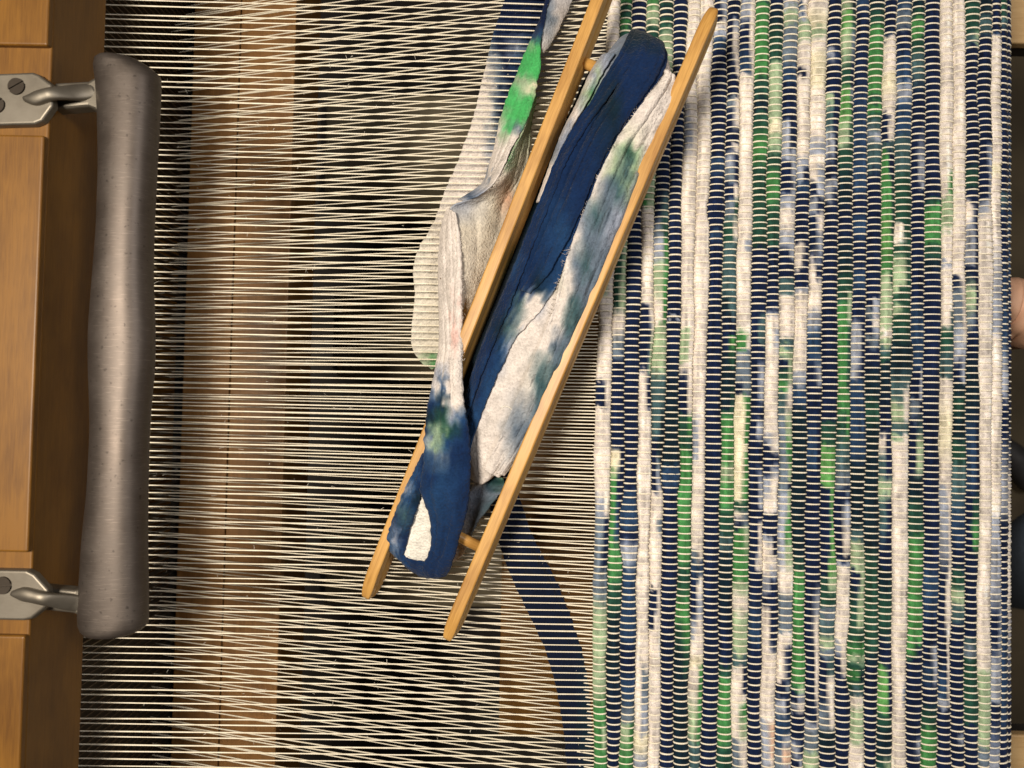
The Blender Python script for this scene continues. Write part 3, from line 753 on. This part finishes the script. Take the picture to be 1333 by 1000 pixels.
ribbon('inner_face', [(547, 630, 60, 550, 634, 62, 0), (538, 650, 54, 562, 660, 58, 1), (528, 680, 46, 568, 685, 52, 1), (522, 706, 40, 568, 706, 46, 1), (523, 722, 36, 564, 726, 42, 1), (534, 733, 33, 556, 735, 38, 0)],
      paint_table([(600, [(540, (0.78, 0.75, 0.68))])]), tail, n=30, m=10, wrinkle=0.8, seed=27)

ribbon('navy_hem', [(518, 722, 30, 526, 724, 40, 0), (526, 734, 27, 534, 727, 41, 2), (538, 744, 26, 548, 730, 44, 3), (552, 751, 26, 562, 731, 46, 3), (568, 752, 28, 574, 736, 46, 2), (580, 748, 32, 584, 742, 42, 1)],
      paint_table([(600, [(520, 'V'), (540, 'Q'), (580, 'V')])]), tail, n=40, m=10, wrinkle=0.5, seed=28)

# ------------------------------------------------------------------ shuttle: two rails and two crossbars
shuttle = empty('rag_shuttle')
tag(shuttle, 'honey coloured wooden rag shuttle with two long rails lying across the warp', 'shuttle')
def rail(pa, pb, name):
    a, b = P(*pa), P(*pb)
    ax = b - a; Ln = np.linalg.norm(ax); ax /= Ln
    side = np.cross(ax, [0, 0, 1]); side /= np.linalg.norm(side)
    upv = np.cross(side, ax)
    rl = math.radians(-12)
    s = side * math.cos(rl) - upv * math.sin(rl)
    u = upv * math.cos(rl) + side * math.sin(rl)
    hw, dp = 7.7, 40.0
    prof = []
    def corner(cx, cy, r, a0, a1, n=4):
        return [(cx + r * math.cos(t), cy + r * math.sin(t)) for t in np.linspace(a0, a1, n)]
    r = 2.2
    prof += corner(hw - r, -r, r, 0, math.pi / 2) + corner(-hw + r, -r, r, math.pi / 2, math.pi)
    prof += [(-hw, -dp * .42), (-hw + 2.2, -dp * .46), (-hw + 2.2, -dp * .54), (-hw, -dp * .58)]
    prof += corner(-hw + r, -dp + r, r, math.pi, 1.5 * math.pi) + corner(hw - r, -dp + r, r, 1.5 * math.pi, 2 * math.pi)
    prof += [(hw, -dp * .58), (hw - 2.2, -dp * .54), (hw - 2.2, -dp * .46), (hw, -dp * .42)]
    prof = np.array(prof)
    ts = np.concatenate([[0, 1.2, 3, 6, 10, 16, 24, 36, 50], np.linspace(70, Ln - 70, 40), Ln - np.array([50, 36, 24, 16, 10, 6, 3, 1.2, 0])])
    secs, gr = [], []
    for t in ts:
        dt = min(t, Ln - t)
        k = min(1.0, dt / 46.0)
        top = -11.0 * (1 - k) ** 2            # nose drops
        bot = 8.0 * (1 - k) ** 2
        wsc = 0.40 + 0.60 * math.sqrt(1 - (1 - min(1, dt / 26.0)) ** 2)
        if dt < 3: top -= (3 - dt) * 1.2; bot += (3 - dt) * 1.2
        pr = prof.copy()
        q = -pr[:, 1] / dp
        y = (top) * (1 - q) + (-dp + bot) * q
        # keep the rounded corners
        pts = a + ax * t + np.outer(pr[:, 0] * wsc, s) + np.outer(y, u)
        secs.append(pts); gr.append(np.stack([np.full(len(pr), t), pr[:, 0], pr[:, 1]], 1))
    v, f = loft(secs)
    o = mesh_obj(name, v, f, M_SHUTTLE, shuttle, grain=np.concatenate(gr) + random.random() * 400)
    bm_fix(o)
    md = o.modifiers.new('weighted', 'WEIGHTED_NORMAL'); md.weight = 100
    return a, ax, Ln
RA = rail((470, 783, 34), (797, -52, 104), 'rail')
RB_ = rail((577, 838, 58), (931, 2, 128), 'rail')
def dowel(ta, tb):
    a = RA[0] + RA[1] * ta + np.array([0, 0, -28]); b = RB_[0] + RB_[1] * tb + np.array([0, 0, -28])
    ax = b - a; ax /= np.linalg.norm(ax)
    s1 = np.cross(ax, [0, 0, 1]); s1 /= np.linalg.norm(s1); s2 = np.cross(s1, ax)
    secs = [c + np.outer(7.0 * np.cos(ang), s1) + np.outer(7.0 * np.sin(ang), s2) for c in (a, (a + b) / 2, b)]
    v, f = loft(secs)
    o = mesh_obj('crossbar', v, f, M_SHUTTLE, shuttle, grain=np.stack([v @ ax, v @ s1, v @ s2], 1))
    bm_fix(o)
dowel(122, 122)
dowel(RA[2] - 110, RB_[2] - 110)

# ------------------------------------------------------------------ cloth wound on the shuttle
wound = empty('wound_cloth')
tag(wound, 'bulky tie dyed cloth wound lengthwise between the shuttle rails, mostly navy and white', 'cloth roll')
RK = [(822, 44, 846, 52, 70, 8), (806, 52, 862, 70, 74, 24), (788, 74, 872, 100, 76, 36), (768, 104, 868, 140, 74, 42), (752, 143, 846, 184, 70, 44), (731, 187, 826, 226, 66, 44), (701, 272, 795, 312, 58, 42), (668, 363, 758, 402, 50, 38), (633, 453, 722, 490, 42, 34),
      (611, 522, 690, 556, 36, 30), (601, 575, 656, 606, 31, 22), (606, 608, 636, 626, 28, 12), (610, 622, 624, 632, 27, 4)]
RKC = catmull(RK, 100)
def tube_pt(i, v, off):
    """i row index, v in -1..1 across the upper side"""
    k = RKC[i]
    L_, R_ = P(k[0], k[1], k[4] - 8), P(k[2], k[3], k[4] + 12)
    c, h = (L_ + R_) / 2, (R_ - L_) / 2
    a = math.pi / 2 * (1 - v)
    hz = k[5] + off
    hl = np.linalg.norm(h)
    return c + h * (1 + off / max(hl, 6)) * math.cos(a) + np.array([0, 0, hz * max(0.0, math.sin(a)) ** 0.72])
CT = paint_table([(44, [(800, 'L'), (830, 'S'), (870, 'W')]), (75, [(775, 'W'), (790, 'L'), (800, 'S'), (860, 'W')]), (100, [(765, 'W'), (772, 'L'), (780, 'P'), (788, 'L'), (836, (0.72, 0.64, 0.56)), (875, 'W')]), (125, [(752, 'W'), (766, 'P'), (772, 'G'), (780, 'L'), (830, 'W'), (870, 'W')]),
    (150, [(738, 'W'), (752, 'W'), (760, 'L'), (800, 'W'), (860, 'W')]), (178, [(722, 'W'), (735, 'L'), (800, 'W'), (820, (0.6, 0.58, 0.48)), (850, 'W')]), (192, [(720, 'S'), (730, 'L'), (795, 'W'), (812, 'P'), (818, 'D'), (828, 'P'), (840, 'W')]), (220, [(705, 'W'), (780, 'W'), (800, 'P'), (815, 'T'), (826, 'P'), (836, 'W')]),
    (245, [(700, 'W'), (775, 'W'), (788, 'S'), (805, 'T'), (818, 'P'), (828, 'L')]), (280, [(686, 'W'), (757, 'L'), (775, 'T'), (792, 'S'), (802, 'L')]), (310, [(676, 'G'), (682, 'W'), (750, 'W'), (764, 'S'), (778, 'S'), (792, 'L')]), (345, [(664, 'I'), (672, 'D'), (738, 'W'), (748, 'S'), (762, 'T'), (775, 'S')]),
    (375, [(650, 'D'), (700, 'N'), (722, (0.55, 0.52, 0.44)), (740, 'W'), (752, 'S'), (760, 'S')]), (392, [(640, 'N'), (668, 'L'), (675, 'W'), (700, 'L'), (712, 'W'), (735, 'W'), (748, 'T'), (760, 'S')]), (420, [(640, 'N'), (662, 'T'), (672, 'W'), (704, 'W'), (728, 'W'), (738, 'T')]),
    (450, [(620, 'N'), (650, 'L'), (658, 'W'), (694, 'W'), (712, 'W'), (722, 'S')]), (500, [(605, 'N'), (636, 'W'), (668, 'W'), (690, (0.55, 0.52, 0.48)), (700, 'T')]), (560, [(600, 'W'), (650, 'W'), (672, 'S')]), (640, [(610, 'W'), (640, 'W')])])  # right-hand grey and dark ends paint in the shading beside the right rail
n, ma = 100, 44
V = np.zeros((n, ma, 3))
wr = smooth2(n, ma, 6, 1.4, 71)
for i in range(n):
    k = RKC[i]
    L_, R_ = P(k[0], k[1], k[4] - 8), P(k[2], k[3], k[4] + 12)
    c, h = (L_ + R_) / 2, (R_ - L_) / 2
    for j in range(ma):
        a = 2 * math.pi * j / ma
        up = math.sin(a)
        V[i, j] = c + h * math.cos(a) + np.array([0, 0, (k[5] + wr[i, j] * min(1, k[5] / 20)) * math.copysign(abs(up) ** 0.72, up) * (1.0 if up > 0 else 0.75)])
Vf = V.reshape(-1, 3)
pp = proj(Vf)
cols = np.clip(CT(pp[:, 0] + smooth2(n, ma, 2.5, 4, 72).ravel(), pp[:, 1] + smooth2(n, ma, 2.5, 5, 73).ravel()), 0.004, 0.85)
core = mesh_obj('roll', Vf, [tuple(q) for q in grid_faces(n, ma, True)] + [tuple(range(ma))[::-1], tuple(range((n - 1) * ma, n * ma))], M_KNIT, wound, cols=cols)
bm_fix(core)
ss = core.modifiers.new('smooth', 'SUBSURF'); ss.levels = ss.render_levels = 1

def wrap(name, rng_v, off, paint, seed, m=16, thick=3.0, wrinkle=0.6):
    """a layer of cloth lying on the roll; rng_v: (row fraction, v0, v1)"""
    rv = np.array(rng_v, float)
    i0, i1 = int(rv[0, 0] * 99), int(rv[-1, 0] * 99)
    rows = np.linspace(i0, i1, (i1 - i0) * 2 + 1)
    r = np.random.default_rng(seed)
    V = np.zeros((len(rows), m, 3))
    for q, ri in enumerate(rows):
        v0 = np.interp(ri / 99, rv[:, 0], rv[:, 1]) + r.normal(0, 0.006); v1 = np.interp(ri / 99, rv[:, 0], rv[:, 2]) + r.normal(0, 0.010)
        lo = int(ri); fr = ri - lo; hi = min(lo + 1, 99)
        for j, v in enumerate(np.linspace(v0, v1, m)):
            # v here is the position across, cos(a) = v
            vv = 1 - 2 * math.acos(max(-1, min(1, v))) / math.pi
            V[q, j] = tube_pt(lo, vv, off) * (1 - fr) + tube_pt(hi, vv, off) * fr
    V[:, :, 2] += smooth2(len(rows), m, 5, wrinkle, seed + 1)
    uu, vq = np.meshgrid(np.linspace(0, 1, len(rows)), np.linspace(-1, 1, m), indexing='ij')
    for _ in range(6):
        vc, sl, wd, am = r.uniform(-0.9, 0.9), r.normal(0, 0.5), r.uniform(0.05, 0.12), r.uniform(1.0, 2.6)
        u0 = r.uniform(0.1, 0.9); ln = r.uniform(0.15, 0.4)
        V[:, :, 2] -= am * np.exp(-((vq - vc - sl * (uu - u0)) / wd) ** 2) * np.exp(-((uu - u0) / ln) ** 2)
    fold = np.interp(np.linspace(-1, 1, m), np.linspace(-1, 1, 7), r.normal(0, 1.9, 7))
    V[:, :, 2] += fold[None, :] * (0.6 + 0.4 * np.sin(np.linspace(0, 5, len(rows))))[:, None]
    Vf = V.reshape(-1, 3); pp = proj(Vf)
    cols = np.clip(paint(pp[:, 0] + smooth2(len(rows), m, 4, 2.0, seed + 2).ravel(), pp[:, 1] + smooth2(len(rows), m, 4, 5, seed + 3).ravel()), 0.004, 0.85)
    o = mesh_obj(name, Vf, grid_faces(len(rows), m), M_KNIT, wound, cols=cols)
    s = o.modifiers.new('thickness', 'SOLIDIFY'); s.thickness = thick * U; s.offset = 0.0
    ss = o.modifiers.new('smooth', 'SUBSURF'); ss.levels = ss.render_levels = 1
    return V
NVT = paint_table([(44, [(830, 'K')]), (75, [(800, 'Q'), (850, 'Q')]), (140, [(760, 'Q'), (800, 'K'), (815, 'Q')]), (240, [(700, 'Q'), (770, 'Q')]), (300, [(690, 'Q'), (730, 'V'), (755, 'Q')]), (340, [(670, 'V'), (690, 'Q'), (740, 'V')]), (375, [(650, 'Q'), (690, 'Q'), (700, 'K'), (720, 'V')]),
    (395, [(640, 'Q'), (662, 'Q'), (676, 'T'), (690, 'W'), (712, 'W')]), (430, [(630, 'Q'), (655, 'K'), (662, 'T'), (680, 'W')]), (455, [(620, 'Q'), (640, 'Q'), (652, 'V'), (664, 'L')]), (500, [(606, 'V'), (622, 'Q'), (634, 'V')]), (540, [(603, 'V'), (625, 'V')])])
wrap('navy_wrap', [(0.02, -0.6, 0.9), (0.07, -0.45, 0.72), (0.15, -0.55, 0.42), (0.25, -0.68, 0.24), (0.34, -0.80, 0.16), (0.45, -0.86, 0.10), (0.56, -0.92, 0.16), (0.62, -0.93, 0.0), (0.68, -0.94, -0.30), (0.80, -0.95, -0.42), (0.93, -0.95, -0.5)], 3.2, NVT, 81, m=40)
pale = wrap('pale_wrap', [(0.10, 0.60, 0.97), (0.15, 0.40, 0.97), (0.25, 0.22, 0.97), (0.34, 0.14, 0.97), (0.45, 0.09, 0.97), (0.55, 0.16, 0.97), (0.60, 0.26, 0.97), (0.68, 0.26, 0.96), (0.80, 0.24, 0.95), (0.95, 0.28, 0.93)], 7.0, CT, 131, m=34, wrinkle=1.3)
wrap('navy_layer', [(0.04, -0.1, 0.62), (0.10, -0.16, 0.46), (0.2, -0.28, 0.24), (0.34, -0.42, 0.08), (0.46, -0.50, 0.02), (0.55, -0.56, -0.12), (0.60, -0.60, -0.36)], 8.2, NVT, 151, m=26, wrinkle=1.0)
wrap('pale_layer', [(0.30, 0.62, 0.97), (0.40, 0.52, 0.97), (0.55, 0.56, 0.97), (0.75, 0.58, 0.95), (0.94, 0.64, 0.93)], 10.5, CT, 161, m=22, wrinkle=1.2)
wrap('white_sliver', [(0.10, -0.93, -0.62), (0.18, -0.96, -0.70), (0.30, -0.97, -0.84), (0.42, -0.985, -0.92)], 5.0, CT, 171, m=8)
wrap('navy_fold', [(0.03, -0.5, 0.05), (0.10, -0.50, -0.12), (0.2, -0.62, -0.34), (0.34, -0.84, -0.60), (0.5, -0.92, -0.66), (0.66, -0.96, -0.68), (0.85, -0.96, -0.74)], 7.5, NVT, 91, m=16)

GAP_SHADE = paint_table([(100, [(700, 'K')]), (300, [(650, (0.05, 0.05, 0.06)), (700, 'K')]), (560, [(600, 'K')])])  # near-black sheet added between the rails for the shadow beside the roll
ribbon('shade_wrap', [(766, 92, 46, 872, 130, 66, 6), (722, 190, 40, 826, 232, 58, 6), (684, 280, 34, 790, 320, 50, 6), (650, 365, 28, 752, 405, 44, 5), (615, 450, 22, 716, 490, 38, 5), (598, 520, 18, 690, 548, 34, 4)], GAP_SHADE, wound, n=60, m=14, wrinkle=2.0, seed=141)
# loose ends below the roll
ET = paint_table([(615, [(620, 'W'), (640, 'K'), (655, 'P')]), (628, [(615, 'W'), (635, 'K'), (655, 'D')]), (640, [(612, 'L'), (640, 'S'), (655, 'L')]), (662, [(605, 'L'), (628, 'S'), (645, 'T')]), (690, [(600, 'W'), (615, 'S')]), (725, [(588, 'W'), (605, 'W')])])
ribbon('loose_end', [(626, 616, 20, 656, 622, 34, 2), (616, 632, 16, 655, 636, 28, 4), (608, 655, 12, 640, 656, 22, 4), (602, 676, 9, 622, 680, 18, 3), (596, 698, 8, 612, 700, 14, 3), (590, 716, 7, 604, 718, 12, 2), (584, 732, 6, 592, 730, 9, 1)], ET, wound, n=50, m=12, wrinkle=1.6, seed=111)

def fibres(name, starts, dirs, lens, mat_col, parent, rad=0.32, curl=0.5, seed=3):
    r_ = np.random.default_rng(seed)
    V, F, n = [], [], 0
    for p, d, l in zip(starts, dirs, lens):
        d = d / (np.linalg.norm(d) + 1e-9)
        bnd = r_.normal(0, curl, 3)
        q = [p + d * l * t + bnd * l * t * t for t in (0, 0.35, 0.7, 1.0)]
        for i, c in enumerate(q):
            rr = rad * (1 - 0.6 * i / 3)
            for a in (0, 2.1, 4.2):
                V.append(c + np.array([math.cos(a) * rr, math.sin(a) * rr, math.sin(a + 0.8) * rr]))
        for i in range(3):
            for a in range(3):
                F.append((n + i * 3 + a, n + i * 3 + (a + 1) % 3, n + (i + 1) * 3 + (a + 1) % 3, n + (i + 1) * 3 + a))
        n += 12
    V = np.array(V)
    o = mesh_obj(name, V, np.array(F), M_KNIT, parent, cols=np.tile(np.array(mat_col), (len(V), 1)))
    return tag(o, kind='stuff')
fr = np.random.default_rng(77)
def edge_fibres(path, count, out, spread, length, col, parent, seed):
    k = catmull(path, 200)
    idx = fr.integers(0, 200, count)
    st = np.array([P(k[i][0] + fr.normal(0, spread), k[i][1], k[i][2]) for i in idx])
    di = np.array([np.array([out[0] + fr.normal(0, .5), out[1] + fr.normal(0, .6), 0.3 + fr.normal(0, .5)]) for _ in idx])
    fibres('fray', st, di, np.abs(fr.normal(length, length * 0.5, count)) * 0.55 + 0.6, col, parent, seed=seed)
edge_fibres([(598, 300, 45), (601, 340, 50), (602, 400, 56), (602, 470, 68)], 110, (1, 0), 0.8, 1.9, (0.78, 0.72, 0.66), tail, 1)
edge_fibres([(586, 274, 42), (592, 292, 44), (597, 310, 46)], 60, (0.8, -0.3), 0.8, 3.5, (0.78, 0.70, 0.64), tail, 2)
edge_fibres([(672, 186, 38), (660, 212, 46), (648, 236, 51), (632, 248, 50)], 50, (0.8, -0.4), 0.6, 3.0, (0.80, 0.76, 0.68), tail, 3)
ed = pale[:, 0]
idx = fr.integers(2, int(len(ed) * 0.62), 320)
fibres('fray', ed[idx] + fr.normal(0, 0.5, (320, 3)), np.stack([-0.8 + fr.normal(0, .5, 320), 0.3 + fr.normal(0, .5, 320), 0.35 + fr.normal(0, .4, 320)], 1), np.abs(fr.normal(2.4, 1.4, 320)) + 0.8, (0.78, 0.71, 0.65), wound, seed=4)
# one curly stray fibre on the white part of the roll, and a brown fleck on the trailing strip
cv = catmull([(650, 537, 66), (653, 531, 69), (658, 529, 71), (664, 531, 71), (669, 537, 70)], 30)
pts = np.array([P(*c) for c in cv])
ring = pts[:, None, :] + 0.8 * np.stack([np.zeros(6), np.cos(np.arange(6) * math.pi / 3), np.sin(np.arange(6) * math.pi / 3)], 1)[None]
mesh_obj('stray_fibre', ring.reshape(-1, 3), grid_faces(30, 6, True), M_KNIT, wound, cols=np.tile([[0.8, 0.76, 0.68]], (180, 1)))
cv = catmull([(574, 362, 26), (576, 366, 27), (577, 371, 28)], 8)
pts = np.array([P(*c) for c in cv])
ring = pts[:, None, :] + 1.5 * np.stack([np.cos(np.arange(6) * math.pi / 3), np.zeros(6), np.sin(np.arange(6) * math.pi / 3)], 1)[None]
mesh_obj('brown_fleck', ring.reshape(-1, 3), grid_faces(8, 6, True), M_KNIT, tail, cols=np.tile([[0.12, 0.06, 0.02]], (48, 1)))
# lint clinging to the open warp
st = np.array([(x := fr.uniform(-480, 90), fr.uniform(-440, 470), 12 * (110 - x) / 660 + 1.2) for _ in range(420)])
fibres('lint', st, fr.normal(0, 1, (420, 3)), np.abs(fr.normal(1.6, 1.2, 420)) + 0.8, (0.85, 0.80, 0.70), warp, rad=0.38, curl=0.7, seed=9)

# ------------------------------------------------------------------ a seated person, only slivers of whom show past the rug
def add_skin_layer(name, pts, edges, radii, mat, parent, sub=2):
    import bmesh
    me = bpy.data.meshes.new(name)
    bm = bmesh.new()
    lay = bm.verts.layers.skin.verify()
    vs = [bm.verts.new(tuple(np.array(p) * U)) for p in pts]
    for a, b in edges: bm.edges.new((vs[a], vs[b]))
    for v_, rr in zip(vs, radii):
        v_[lay].radius = (rr * U, rr * U)
    vs[0][lay].use_root = True
    bm.to_mesh(me); bm.free()
    me.materials.append(mat)
    o = bpy.data.objects.new(name, me); scene.collection.objects.link(o)
    sk = o.modifiers.new('skin', 'SKIN'); sk.use_smooth_shade = True
    s = o.modifiers.new('sub', 'SUBSURF'); s.levels = s.render_levels = sub
    if parent: o.parent = parent
    return o
person = empty('person')
tag(person, 'seated person beyond the rug, showing a bare forearm, jeans and dark shoe', 'person')
zh = -190
W0, W1, W2, W3 = P(1520, 470, zh + 60), P(1420, 440, zh + 20), P(1352, 412, zh), P(1322, 394, zh - 6)
pts = [W0, W1, W2, W3]
edges = [(0, 1), (1, 2), (2, 3)]
rad = [66, 60, 52, 47]
base = 3
pts.append(P(1296, 388, zh - 8)); edges.append((3, 4)); rad.append(34)
fx = [(-20, -26), (-22, -8), (-21, 10), (-16, 26)]
for dx, dy in fx:
    b = len(pts)
    pts += [P(1296 + dx * 0.6, 388 + dy, zh - 12), P(1296 + dx * 1.7, 388 + dy * 1.15, zh - 26), P(1296 + dx * 2.2, 388 + dy * 1.2, zh - 52)]
    rad += [14, 12, 10]
    edges += [(4, b), (b, b + 1), (b + 1, b + 2)]
b = len(pts)
pts += [P(1312, 430, zh - 14), P(1296, 446, zh - 24), P(1280, 450, zh - 36)]
rad += [16, 13, 11]
edges += [(3, b), (b, b + 1), (b + 1, b + 2)]
add_skin_layer('arm', pts, edges, rad, M_SKIN, person)
zk = -900
add_skin_layer('jeans_leg', [P(1420, 700, zk + 200), P(1360, 735, zk), P(1325, 752, zk - 250), P(1318, 745, zk - 520)], [(0, 1), (1, 2), (2, 3)], [150, 120, 95, 80], M_JEANS, person)
add_skin_layer('shoe', [P(1350, 640, -1560), P(1335, 610, -1555), P(1310, 585, -1565), P(1285, 570, -1570)], [(0, 1), (1, 2), (2, 3)], [54, 52, 46, 30], M_SHOE, person)
